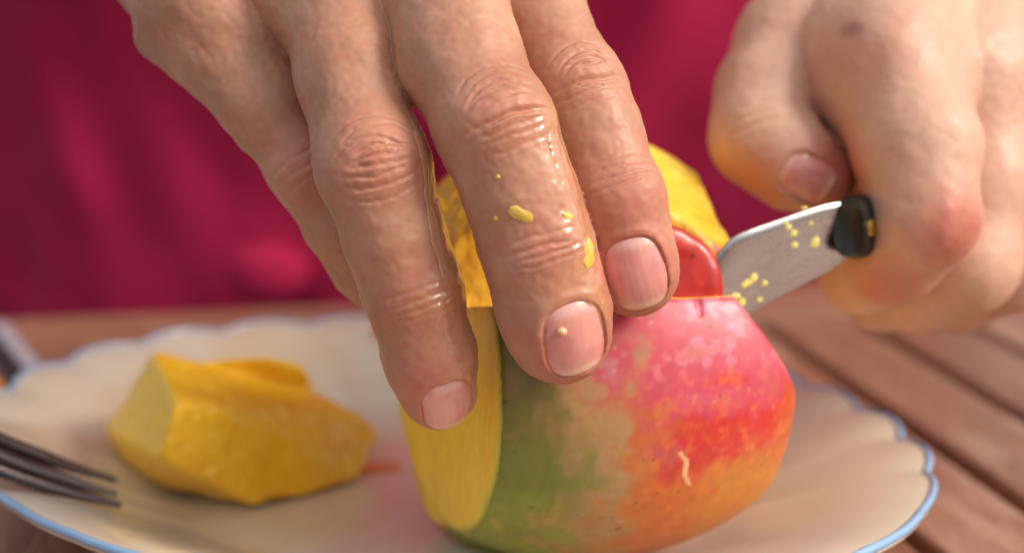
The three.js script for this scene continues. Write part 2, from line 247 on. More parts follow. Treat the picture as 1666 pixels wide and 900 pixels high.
// ------------------------------------------------------------------ mango chunk on the plate
{
  const q = PG(400, 730, 0.012), o = thing('mango_chunk', 'peeled yellow mango chunk lying on the plate beside the fork tines', 'mango chunk', V(0, 0, 0));
  const hullF = (pts, k) => { const h = new ConvexHull().setFromPoints(pts), L = h.faces.map((f) => [f.normal.x, f.normal.y, f.normal.z, f.constant]); return (x, y, z) => { let d = -1; for (const l of L) d = d < -0.5 ? l[0] * x + l[1] * y + l[2] * z - l[3] : smax(d, l[0] * x + l[1] * y + l[2] * z - l[3], k); return d; }; };
  const A = hullF([PG(164, 702, 0.016), PG(215, 768, 0.0085), PG(268, 798, 0.0065), PG(425, 826, 0.0062), PG(578, 786, 0.0062), PG(618, 708, 0.0135), PG(600, 684, 0.0165), PG(520, 640, 0.0225), PG(290, 606, 0.031), PG(250, 572, 0.034), PG(430, 640, 0.0062), PG(250, 690, 0.0065), PG(262, 750, 0.02), PG(288, 655, 0.0315)], 0.0013);
  const Bh = hullF([PG(325, 590, 0.031), PG(395, 572, 0.0335), PG(490, 588, 0.0305), PG(510, 615, 0.027), PG(515, 650, 0.0062), PG(330, 660, 0.0062), PG(340, 612, 0.026), PG(500, 660, 0.02), PG(330, 640, 0.02)], 0.0014);
  const f = (x, y, z) => smin(A(x, y, z), Bh(x, y, z) + 0.0004, 0.0012) + 0.0016 * (fbm(x * 120, y * 120, z * 120, 3) - 0.5) + 0.0004 * (fbm(x * 600, y * 600, z * 600, 2) - 0.5);
  const m = field(f, [q.x - 0.04, 0.003, q.z - 0.05], [q.x + 0.04, 0.046, q.z + 0.045], 0.0006);
  mesh('flesh', geo(m, (x, y, z, a, b, c, o2) => { const n = fbm(x * 130, y * 130, z * 130, 3), n2 = fbm(x * 800, y * 800, z * 800, 2) - 0.5, k = [...lin(255, 202, 40)]; mix3(k, lin(248, 182, 26), sst(0.35, 0.7, n) * 0.6); const w = 1 + n2 * 0.2; o2[0] = k[0] * w; o2[1] = k[1] * w; o2[2] = k[2] * w; o2[3] = n * 0.9 - 0.1; }), fleshMat, o);
}

// ------------------------------------------------------------------ the person: hands, arms, shirt
const rM = (rpx, d) => rpx / FPX * d;
const J = ([px, py, d, r]) => ({ p: P(px, py, d), r: rM(r, d) });
const JW = (x, y, z, r) => ({ p: V(x, y, z), r });
function bone(a, b) { const d = b.p.clone().sub(a.p); return [a.p.x, a.p.y, a.p.z, d.x, d.y, d.z, 1 / Math.max(d.lengthSq(), 1e-12), a.r, b.r - a.r]; }
function capsule(b, x, y, z) { const X = x - b[0], Y = y - b[1], Z = z - b[2]; let t = (X * b[3] + Y * b[4] + Z * b[5]) * b[6]; t = t < 0 ? 0 : t > 1 ? 1 : t; const u = X - b[3] * t, v = Y - b[4] * t, w = Z - b[5] * t; return Math.sqrt(u * u + v * v + w * w) - b[7] - b[8] * t; }
function chain(joints, k) {
  const B = []; for (let i = 0; i + 1 < joints.length; i++) B.push(bone(joints[i], joints[i + 1]));
  const s = new THREE.Sphere().setFromPoints(joints.map((j) => j.p)); let R = s.radius; for (const j of joints) R = Math.max(R, j.p.distanceTo(s.center) + j.r); const { x: cx, y: cy, z: cz } = s.center;
  return (x, y, z) => { const q = Math.hypot(x - cx, y - cy, z - cz) - R; if (q > 0.02) return q; let d = capsule(B[0], x, y, z); for (let i = 1; i < B.length; i++) d = smin(d, capsule(B[i], x, y, z), k); return d; };
}
function blend(parts, k) { return (x, y, z) => { let d = parts[0](x, y, z); for (let i = 1; i < parts.length; i++) d = smin(d, parts[i](x, y, z), k); return d; }; }
const seg = (a, b) => { const q = bone(J(a), J(b)); return (x, y, z) => capsule(q, x, y, z); };
const segW = (a, b) => { const q = bone(a, b); return (x, y, z) => capsule(q, x, y, z); };

// the hand that holds the mango
const RH = {
  little: [[330, 15, 0.304, 84], [440, 180, 0.3, 66], [505, 272, 0.2985, 62], [560, 365, 0.301, 57], [600, 430, 0.304, 55], [655, 490, 0.31, 48]],
  ring: [[510, -120, 0.304, 98], [570, 120, 0.289, 83], [609, 275, 0.281, 87], [640, 380, 0.2825, 77], [672, 475, 0.285, 74], [700, 580, 0.2885, 68], [712, 640, 0.291, 60]],
  middle: [[690, -190, 0.301, 105], [748, 95, 0.284, 95], [808, 212, 0.277, 93], [846, 315, 0.2775, 85], [875, 405, 0.279, 86], [900, 500, 0.281, 83], [911, 545, 0.2825, 81]],
  index: [[800, -160, 0.307, 92], [868, 0, 0.2995, 74], [940, 150, 0.2895, 74], [966, 225, 0.2875, 73], [1003, 325, 0.285, 73], [1028, 420, 0.2865, 67], [1034, 447, 0.287, 66]],
  thumb: [[640, -330, 0.36, 120], [790, -60, 0.352, 85], [880, 160, 0.368, 72], [930, 290, 0.374, 62]],
};
const RW = [300, -640, 0.4, 190], rElbow = JW(-0.3, 0.2, -0.66, 0.045), rShoulder = JW(-0.2, 0.42, -0.76, 0.055);
const palmR = blend([seg(RH.little[0], [210, -560, 0.39, 150]), seg([265, -50, 0.315, 78], [200, -420, 0.37, 150]), seg(RH.ring[0], [290, -600, 0.395, 170]), seg(RH.middle[0], [360, -620, 0.395, 170]), seg(RH.index[0], [430, -600, 0.39, 150]),
  seg([420, 15, 0.305, 58], [500, -10, 0.302, 60]), seg([590, 15, 0.299, 62], [690, 5, 0.297, 66]), seg([770, -100, 0.303, 66], [820, -110, 0.304, 66]), segW(J(RW), rElbow)], 0.011);
const tendonR = blend([seg([330, 0, 0.2965, 16], [250, -400, 0.356, 22]), seg([505, -130, 0.2955, 18], [330, -500, 0.365, 22]), seg([690, -190, 0.291, 20], [400, -500, 0.365, 22]), seg([250, 70, 0.305, 12], [390, 150, 0.2965, 10])], 0.002);
const fingR = ['little', 'ring', 'middle', 'index', 'thumb'].map((n) => chain(RH[n].map(J), 0.004));
const baseR = (x, y, z) => { const pm = smin(palmR(x, y, z), tendonR(x, y, z), 0.007); let d = 1; for (let i = 0; i < 5; i++) { let q = fingR[i](x, y, z); d = Math.min(d, smin(q, pm, 0.0085)); } return d; };

// the hand that grips the knife
const LH = {
  index: [[1438, 92, 0.334, 100], [1490, 240, 0.322, 98], [1503, 352, 0.319, 82], [1450, 412, 0.327, 76], [1405, 440, 0.337, 64], [1385, 435, 0.348, 58]],
  middle: [[1585, 130, 0.343, 92], [1590, 290, 0.337, 82], [1572, 425, 0.335, 80], [1500, 462, 0.342, 72], [1440, 470, 0.352, 62], [1410, 440, 0.362, 56]],
  ring: [[1690, 180, 0.358, 88], [1672, 330, 0.353, 78], [1642, 425, 0.352, 74], [1560, 470, 0.362, 64], [1500, 450, 0.372, 56]],
  little: [[1780, 230, 0.374, 82], [1745, 350, 0.37, 66], [1710, 420, 0.37, 62], [1630, 450, 0.38, 56]],
  thumb: [[1420, -40, 0.362, 120], [1290, 70, 0.346, 88], [1243, 150, 0.339, 74], [1236, 222, 0.335, 76], [1290, 268, 0.333, 68], [1342, 289, 0.333, 50]],
};
const LWr = [1760, -330, 0.4, 190], lElbow = JW(0.3, 0.17, -0.64, 0.045), lShoulder = JW(0.16, 0.42, -0.76, 0.055);
const palmL = blend([seg(LH.index[0], [1640, -330, 0.395, 150]), seg(LH.middle[0], [1720, -300, 0.395, 160]), seg(LH.ring[0], [1800, -250, 0.4, 160]), seg(LH.little[0], [1860, -180, 0.405, 150]), seg([1340, 105, 0.343, 78], [1440, 130, 0.338, 84]), seg([1560, -60, 0.365, 130], [1330, 60, 0.35, 84]),
  seg([1640, 160, 0.352, 66], [1580, 140, 0.347, 66]), seg([1400, 230, 0.35, 60], [1410, 320, 0.352, 50]), segW(J(LWr), lElbow)], 0.012);
const tendonL = blend([seg([1440, 80, 0.3235, 30], [1620, -250, 0.375, 24]), seg([1590, 110, 0.334, 30], [1720, -250, 0.375, 24]), seg([1700, 160, 0.35, 26], [1800, -200, 0.38, 24])], 0.002);
const fingL = ['index', 'middle', 'ring', 'little', 'thumb'].map((n) => chain(LH[n].map(J), 0.0045));
const baseL = (x, y, z) => { const pm = smin(palmL(x, y, z), tendonL(x, y, z), 0.008); let d = 1; for (let i = 0; i < 5; i++) d = Math.min(d, smin(fingL[i](x, y, z), pm, i === 4 ? 0.0025 : 0.009)); return d; };

// skin creases and nails in frames that sit on the joints
const vX = new THREE.Vector3();
function frame(a, b, c, yaw) { const u = P(...b).sub(P(...a)).normalize(), toCam = camera.position.clone().sub(P(...c)).normalize(); const n = toCam.multiplyScalar(Math.cos(yaw)).addScaledVector(CR, Math.sin(yaw)); n.addScaledVector(u, -n.dot(u)).normalize(); const w = V(0, 0, 0).crossVectors(n, u).normalize(); return { u, n, w: w.dot(CR) < 0 ? w.negate() : w, c: P(...c) }; }
let kid = 0;
const knuckle = (prev, next, at, r, creases, yaw = 0, W = 0.0075) => ({ ...frame(prev, next, at, yaw), r, creases: creases.map(([s, dep, sig, bow, l0 = 0, lw = 1]) => [s / 1000, dep / 1000, sig / 1000, bow, l0 / 1000, lw * W, ++kid]), W });
const at3 = (a) => a.slice(0, 3);
const KR = [
  knuckle(at3(RH.ring[1]), at3(RH.ring[3]), [609, 278, 0.281], 0.009, [[-6.6, 0.22, 0.3, 0.5, 0, 0.85], [-4.8, 0.26, 0.3, 0.5, 1, 0.8], [-2.6, 0.5, 0.38, 0.45, -1, 0.7], [-1.0, 0.55, 0.4, 0.25, 1.6, 0.62], [0.6, 0.3, 0.3, 0.1, -0.6, 0.55], [2.2, 0.42, 0.36, -0.15, 1, 0.7], [3.6, 0.26, 0.3, -0.3, 0, 0.75], [5.2, 0.3, 0.32, -0.4, 0.5, 0.8], [7.0, 0.18, 0.3, -0.4, 0, 0.8]], 0.06),
  knuckle(at3(RH.ring[3]), at3(RH.ring[5]), [672, 478, 0.285], 0.0075, [[-2.6, 0.16, 0.3, 0.2, 0, 0.8], [-0.9, 0.22, 0.3, 0.1, 0, 0.8], [0.7, 0.2, 0.3, 0, 0, 0.8], [2.0, 0.13, 0.3, -0.1, 0, 0.8]], 0.1),
  knuckle(at3(RH.middle[1]), at3(RH.middle[3]), [812, 188, 0.277], 0.0095, [[-5.6, 0.26, 0.3, 0.55, 0.5, 0.8], [-4.0, 0.2, 0.28, 0.5, 1, 0.75], [-2.3, 0.4, 0.34, 0.5, 0.3, 0.72], [-0.8, 0.36, 0.34, 0.3, -1, 0.6], [0.7, 0.24, 0.3, 0.1, 1.5, 0.5], [3.9, 0.62, 0.4, -0.05, 0, 0.9], [5.4, 0.2, 0.28, -0.1, 0, 0.8], [6.8, 0.16, 0.28, -0.2, 0, 0.8], [8.6, 0.12, 0.3, -0.2, 0, 0.8]], 0.12),
  knuckle(at3(RH.middle[3]), at3(RH.middle[5]), [873, 398, 0.279], 0.0085, [[-3.0, 0.2, 0.3, 0.2, 0, 0.8], [-1.3, 0.34, 0.34, 0.15, -1, 0.7], [0.2, 0.26, 0.3, 0.05, 0.5, 0.8], [1.7, 0.18, 0.3, 0, 0, 0.8]], 0.16),
  knuckle(at3(RH.index[1]), at3(RH.index[3]), [945, 130, 0.2865], 0.008, [[-4.4, 0.26, 0.3, 0.5, 0.8, 0.75], [-2.6, 0.42, 0.36, 0.5, 1, 0.62], [-1.0, 0.4, 0.36, 0.4, 0.6, 0.5], [0.6, 0.26, 0.3, -0.3, 1, 0.5], [3.0, 0.46, 0.36, -0.1, 0.4, 0.9], [4.8, 0.24, 0.3, -0.15, 0, 0.9], [6.4, 0.14, 0.3, -0.15, 0, 0.9]], 0.22),
  knuckle(at3(RH.index[3]), at3(RH.index[5]), [1000, 300, 0.285], 0.0075, [[-3.6, 0.14, 0.28, 0.2, 0, 0.9], [-2.0, 0.18, 0.3, 0.15, 0, 0.9], [-0.5, 0.3, 0.32, 0.1, 0.5, 0.8], [1.0, 0.2, 0.3, 0, 0, 0.8]], 0.2),
  knuckle(at3(RH.little[1]), at3(RH.little[3]), [505, 270, 0.2985], 0.007, [[-2, 0.2, 0.4, 0.2], [0, 0.24, 0.4, 0.1], [2, 0.18, 0.4, 0]], -0.2),
];
const KL = [
  knuckle(at3(LH.thumb[2]), at3(LH.thumb[4]), [1238, 222, 0.334], 0.009, [[-3, 0.3, 0.5, 0.2], [-1, 0.35, 0.5, 0.1], [1.2, 0.3, 0.5, 0]], -0.2),
];
const nail = (name, a, b, c, yaw, hl, hw, seedN) => ({ ...frame(a, b, c, yaw), name, hl: hl / 1000, hw: hw / 1000, seedN });
const NR = [
  nail('fingernail', at3(RH.ring[5]), at3(RH.ring[6]), [720, 643, 0.2905], 0.14, 5.0, 4.5, 1),
  nail('fingernail', at3(RH.middle[4]), at3(RH.middle[6]), [917, 538, 0.2815], 0.22, 6.3, 5.35, 2),
  nail('fingernail', at3(RH.index[4]), at3(RH.index[6]), [1030, 437, 0.2865], 0.06, 6.2, 4.9, 3),
];
const NL = [nail('thumbnail', at3(LH.thumb[3]), at3(LH.thumb[5]), [1318, 283, 0.333], -0.25, 5.0, 4.3, 4)];
function reliefOf(K, N, micro) {
  return (x, y, z) => {
    let d = micro * ((vn(x * 1050, y * 1050, z * 1050) - 0.5) * 0.00013 + (vn(x * 430, y * 430, z * 430) - 0.5) * 0.00022 + (fbm(x * 130, y * 130, z * 130, 2) - 0.5) * 0.0007);
    for (const k of K) {
      const X = x - k.c.x, Y = y - k.c.y, Z = z - k.c.z; if (X * X + Y * Y + Z * Z > 0.00035) continue;
      const h = X * k.n.x + Y * k.n.y + Z * k.n.z; if (h < 0.0005) continue;
      const s = X * k.u.x + Y * k.u.y + Z * k.u.z, l = X * k.w.x + Y * k.w.y + Z * k.w.z, side = sst(0.0005, k.r * 0.5, h);
      d -= 0.0002 * Math.exp(-(s * s) / 2.4e-5) * side * (1 - sst(0.6, 1.15, Math.abs(l) / k.r));
      for (const [s0, dep, sig, bow, l0, lw, id] of k.creases) {
        const q = (l - l0) / lw, e = Math.abs(q); if (e > 1.25) continue;
        const line = s0 + bow * 0.0045 * q * q * Math.sign(1) + 0.0009 * (vn(l * 330 + id * 7.3, id * 3.1, 0.5) - 0.5) + 0.00028 * (vn(l * 1500 + id * 3, id, 2.5) - 0.5), t = (s - line) / (sig * 0.85);
        if (t * t > 9) continue;
        d += dep * 0.92 * Math.exp(-t * t * 0.5) * (1 - sst(0.55, 1.2, e)) * side * (0.75 + 0.45 * vn(l * 500 + id * 5, id * 2.7, 7)) - dep * 0.25 * Math.exp(-(t - 2.2) * (t - 2.2) * 0.5) * side * (1 - sst(0.5, 1, e));
      }
    }
    for (const k of N) {
      const X = x - k.c.x, Y = y - k.c.y, Z = z - k.c.z; if (X * X + Y * Y + Z * Z > 0.00032) continue;
      const h = X * k.n.x + Y * k.n.y + Z * k.n.z; if (h < 0) continue;
      const s = (X * k.u.x + Y * k.u.y + Z * k.u.z) / k.hl, l = (X * k.w.x + Y * k.w.y + Z * k.w.z) / k.hw, m = Math.pow(Math.abs(s) ** 2.8 + Math.abs(l) ** 2.8, 1 / 2.8);
      d += 0.00052 * (1 - sst(0.94, 1.04, m)); if (s < 0.75) d -= 0.0002 * Math.exp(-((m - 1.16) ** 2) / 0.012) * sst(0.85, 0.4, s);
    }
    return d;
  };
}
// juice on the inner sides of the ring and middle fingers
function strip(path, w) { const B = []; for (let i = 0; i + 1 < path.length; i++) B.push(bone({ p: P(...path[i]), r: 0 }, { p: P(...path[i + 1]), r: 0 })); return (x, y, z) => { let d = 1; for (const b of B) d = Math.min(d, capsule(b, x, y, z)); return 1 - sst(w * 0.4, w, d); }; }
const wetA = strip([[668, 180, 0.285], [685, 250, 0.283], [698, 330, 0.281], [718, 400, 0.282], [732, 470, 0.283]], 0.0042), wetB = strip([[892, 190, 0.272], [915, 270, 0.272], [935, 350, 0.273], [955, 420, 0.273], [975, 520, 0.274]], 0.0042), wetC = strip([[905, 462, 0.272], [950, 455, 0.272]], 0.0036), wetD = strip([[720, 480, 0.279], [755, 620, 0.283]], 0.005);
const wetness = (x, y, z) => Math.max(wetA(x, y, z), wetB(x, y, z) * 0.95, wetC(x, y, z) * 0.8, wetD(x, y, z) * 0.6);
const relR = reliefOf(KR, NR, 1), relL = reliefOf(KL, NL, 0.8);
const skinR = (x, y, z) => { const d = baseR(x, y, z); if (d > 0.0022 || d < -0.0022) return d; const w = wetness(x, y, z); return d + relR(x, y, z) - (w > 0.02 ? w * 0.00036 * (fbm(x * 420, y * 340, z * 420, 2) - 0.2) : 0); };
const skinL = (x, y, z) => { const d = baseL(x, y, z); return d > 0.002 || d < -0.002 ? d : d + relL(x, y, z); };
const SK = { base: lin(186, 133, 107), pale: lin(202, 156, 128), red: lin(192, 106, 89), tan: lin(168, 116, 87) };
const tipsR = [[712, 640, 0.285, 0.9], [930, 580, 0.276, 1], [1040, 440, 0.279, 1.1], [1020, 330, 0.279, 0.7]].map(([a, b, c, k]) => [P(a, b, c), k]).concat(KR.map((k) => [k.c.clone().addScaledVector(k.n, 0.008), 0.4]));
const tipsL = [[1560, 370, 0.31, 1.1], [1360, 290, 0.325, 1.3], [1440, 480, 0.32, 0.9], [1230, 300, 0.33, 0.8], [1440, 90, 0.322, 0.4]].map(([a, b, c, k]) => [P(a, b, c), k]);
const MOLE = (() => { const o = camera.position.clone(), d = P(1386, 46, 1).sub(o).normalize(), p = o.addScaledVector(d, 0.25); for (let t = 0; t < 80; t++) p.addScaledVector(d, baseL(p.x, p.y, p.z) * 0.9); return p; })();
const skinColor = (tips, wet, fair = 0) => (x, y, z, a, b, c, o) => {
  const n = fbm(x * 110, y * 110, z * 110, 4), n2 = fbm(x * 420 + 3, y * 420, z * 420, 3), n3 = vn(x * 1400, y * 1400, z * 1400), q = [...SK.base]; mix3(q, SK.pale, sst(0.5, 0.72, n) * 0.6); mix3(q, SK.tan, sst(0.5, 0.28, n) * 0.6); mix3(q, SK.red, sst(0.55, 0.75, n2) * 0.3); mix3(q, lin(228, 186, 164), fair);
  let r = 0; for (const [p, k] of tips) { const d = Math.hypot(x - p.x, y - p.y, z - p.z); r = Math.max(r, k * (1 - sst(0.002, 0.0125, d))); } mix3(q, SK.red, clamp(r * (0.55 + 0.5 * n), 0, 0.85));
  if (fair) { const d = Math.hypot(x - MOLE.x, (y - MOLE.y) * 1.9, z - MOLE.z); mix3(q, lin(146, 88, 84), (1 - sst(0.0004, 0.0046, d)) * 0.65); }
  const w = wet ? wet(x, y, z) : 0; mix3(q, lin(210, 146, 96), w * 0.4); const k = 0.95 + 0.1 * n3; o[0] = q[0] * k; o[1] = q[1] * k; o[2] = q[2] * k; o[3] = w > 0.05 ? w * (0.6 + 0.8 * n2) : 0;
};
const person = thing('person', 'person in a pink shirt holding a mango and cutting it with a knife', 'person', V(0, 0, 0));
{
  const bodyMat = Std({ vertexColors: true, roughness: 1, roughnessMap: filmRamp(0.52, 0.13), clearcoat: 1, clearcoatMap: filmRamp(0.04, 1), clearcoatRoughness: 0.08, sheen: 0.15, sheenColor: new THREE.Color(0.9, 0.5, 0.4), sheenRoughness: 0.5 });
  const box = (pts, pad) => { const b = new THREE.Box3().setFromPoints(pts).expandByScalar(pad); return b; };
  const bR = box([[130, -110, 0.31], [1120, -110, 0.285], [130, 720, 0.3], [1120, 720, 0.27], [600, 300, 0.33]].map((q) => P(...q)), 0.0);
  const bL = box([[1120, -90, 0.37], [1720, -90, 0.34], [1130, 570, 0.305], [1720, 570, 0.385], [1720, 100, 0.4]].map((q) => P(...q)), 0.0);
  const mR = field(skinR, bR.min.toArray(), bR.max.toArray(), 0.00036), mL = field(skinL, bL.min.toArray(), bL.max.toArray(), 0.0007);
  const torso = blend([segW(JW(-0.02, -0.05, -0.78, 0.1), JW(-0.02, 0.4, -0.8, 0.1)), segW(rElbow, rShoulder), segW(lElbow, lShoulder), segW(rShoulder, lShoulder), segW(JW(-0.02, 0.42, -0.8, 0.06), JW(-0.02, 0.52, -0.78, 0.055))], 0.04);
  const all = (x, y, z) => Math.min(smin(baseR(x, y, z), torso(x, y, z), 0.02), smin(baseL(x, y, z), torso(x, y, z), 0.02)) + 0.0005;
  const mB = field(all, [-0.42, -0.16, -0.92], [0.42, 0.5, -0.25], 0.006, 0.03);

  const inR = bR.clone().expandByScalar(-0.004), inL = bL.clone().expandByScalar(-0.004), q = new THREE.Vector3();
  const gs = [geo(mR, skinColor(tipsR, wetness)), geo(mL, skinColor(tipsL, null, 0.5)), geo(mB, skinColor([], null), (x, y, z) => !inR.containsPoint(q.set(x, y, z)) && !inL.containsPoint(q))];
  mesh('body', mergeGeometries(gs), bodyMat, person);
  // nails: curved plates traced onto the finger
  const nailMat = Std({ vertexColors: true, roughness: 0.3, clearcoat: 0.7, clearcoatRoughness: 0.16 });
  for (const [N, base] of [[NR, baseR], [NL, baseL]]) for (const k of N) {
    const M = 30, pos = [], col = [], id = [];
    for (let j = 0; j <= M; j++) for (let i = 0; i <= M; i++) {
      let a = i / M * 2 - 1, b = j / M * 2 - 1; const e = 2.8, m = Math.max(Math.abs(a), Math.abs(b)), L = Math.pow(Math.abs(a) ** e + Math.abs(b) ** e, 1 / e) || 1; a *= m / L * 0.985; b *= m / L * 0.985;
      const p = k.c.clone().addScaledVector(k.u, b * k.hl).addScaledVector(k.w, a * k.hw).addScaledVector(k.n, 0.012);
      for (let t = 0; t < 40; t++) { const d = base(p.x, p.y, p.z); if (d < 1e-6) break; p.addScaledVector(k.n, -d); }
      const edge = sst(0.8, 1, m) * (b > 0.55 ? 0.2 : 1); p.addScaledVector(k.n, -0.0001 - 0.00022 * edge - 0.0003 * (a * a) + (b > 0.6 ? 0.0003 * sst(0.6, 1, b) : 0) + 0.000012 * Math.sin(a * 26 + 3 * vn(a * 9, 1, 1)));
      pos.push(p.x, p.y, p.z);
      const n = fbm(a * 3 + k.seedN * 9, b * 2, 1, 3), c = [...lin(222, 150, 140)]; mix3(c, lin(206, 122, 118), sst(0.4, 0.7, n) * 0.5); mix3(c, lin(232, 190, 180), sst(-0.55, -0.8, b + 0.15 * a * a) * 0.55); mix3(c, lin(228, 186, 158), sst(0.72, 0.86, b + 0.05 * n) * 0.75); mix3(c, lin(240, 196, 190), sst(0.55, 0.8, vn(a * 9, b * 0.8, k.seedN)) * 0.1); col.push(...c);
      if (i < M && j < M) { const A = j * (M + 1) + i, B = A + 1, C = A + M + 1, D = C + 1; id.push(A, C, B, B, C, D); }
    }
    // underside, so that the plate has thickness
    const nv = pos.length / 3; for (let v = 0; v < nv; v++) { pos.push(pos[v * 3] - k.n.x * 0.0005, pos[v * 3 + 1] - k.n.y * 0.0005, pos[v * 3 + 2] - k.n.z * 0.0005); col.push(col[v * 3], col[v * 3 + 1], col[v * 3 + 2]); }
    const top = id.length; for (let t = 0; t < top; t += 3) id.push(nv + id[t], nv + id[t + 2], nv + id[t + 1]);
    const ring = []; for (let i = 0; i < M; i++) ring.push(i); for (let j = 0; j < M; j++) ring.push(j * (M + 1) + M); for (let i = M; i > 0; i--) ring.push(M * (M + 1) + i); for (let j = M; j > 0; j--) ring.push(j * (M + 1));
    for (let r = 0; r < ring.length; r++) { const a = ring[r], b = ring[(r + 1) % ring.length]; id.push(a, b, nv + a, b, nv + b, nv + a); }
    const g = new THREE.BufferGeometry(); g.setAttribute('position', new THREE.Float32BufferAttribute(pos, 3)); g.setAttribute('color', new THREE.Float32BufferAttribute(col, 3)); g.setIndex(id); g.computeVertexNormals();
    const nn = g.attributes.normal, test = V(nn.getX(15 * 31 + 15), nn.getY(15 * 31 + 15), nn.getZ(15 * 31 + 15)); if (test.dot(k.n) < 0) { for (let t = 0; t < id.length; t += 3) { const s = id[t + 1]; id[t + 1] = id[t + 2]; id[t + 2] = s; } g.setIndex(id); g.computeVertexNormals(); }
    mesh(k.name, g, nailMat, person);
  }
  // shirt: torso and short sleeves with loose folds
  const sh = blend([(x, y, z) => { const u = (x + 0.02) / 0.215, w = (z + 0.79) / 0.15, r = Math.hypot(u, w); return (r - 1) * 0.15; }, segW(JW(rShoulder.p.x, rShoulder.p.y, rShoulder.p.z, 0.075), JW(-0.275, 0.29, -0.69, 0.07)), segW(JW(lShoulder.p.x, lShoulder.p.y, lShoulder.p.z, 0.075), JW(0.25, 0.28, -0.685, 0.07)), segW(JW(-0.2, 0.41, -0.79, 0.08), JW(0.17, 0.41, -0.79, 0.08))], 0.05);
  const fold = (p, q, w, h) => { const b = bone({ p, r: 0 }, { p: q, r: 0 }); return (x, y, z) => { const t = capsule(b, x, y, z) / w; return h * Math.exp(-t * t); }; };
  const SP = (px, py) => P(px, py, 0.635);
  const folds = [fold(SP(60, 330), SP(420, 440), 0.015, 0.022), fold(SP(420, 440), SP(640, 400), 0.013, 0.014), fold(SP(-70, 60), SP(0, 560), 0.016, 0.03), fold(SP(1130, -60), SP(960, 380), 0.017, 0.024), fold(SP(120, 200), SP(330, 300), 0.016, 0.012), fold(SP(1250, 260), SP(1180, 430), 0.013, 0.022), fold(SP(60, 500), SP(520, 490), 0.01, 0.014), fold(SP(680, 150), SP(800, 420), 0.016, 0.016), fold(SP(40, -40), SP(90, 240), 0.016, 0.014)];
  const shirt = (x, y, z) => { let d = sh(x, y, z); d = Math.max(d, y - 0.44, -0.12 - y); if (Math.abs(d) < 0.05) { for (const f of folds) d -= f(x, y, z); d += 0.042 * (fbm(x * 11 + y * 5, y * 8 - x * 4, z * 9, 3) - 0.5); } return d * 0.8; };
  const mS = field(shirt, [-0.4, -0.15, -0.97], [0.36, 0.5, -0.56], 0.0035, 0.03);
  mesh('shirt', geo(mS, (x, y, z, a, b, c, o) => { const n = 0.94 + 0.12 * vn(x * 900, y * 900, z * 900); o[0] = 0.44 * n; o[1] = 0.014 * n; o[2] = 0.07 * n; }), Std({ vertexColors: true, roughness: 0.9, specularIntensity: 0.4 }), person).userData.label = 'pink knit shirt with soft folds';
}

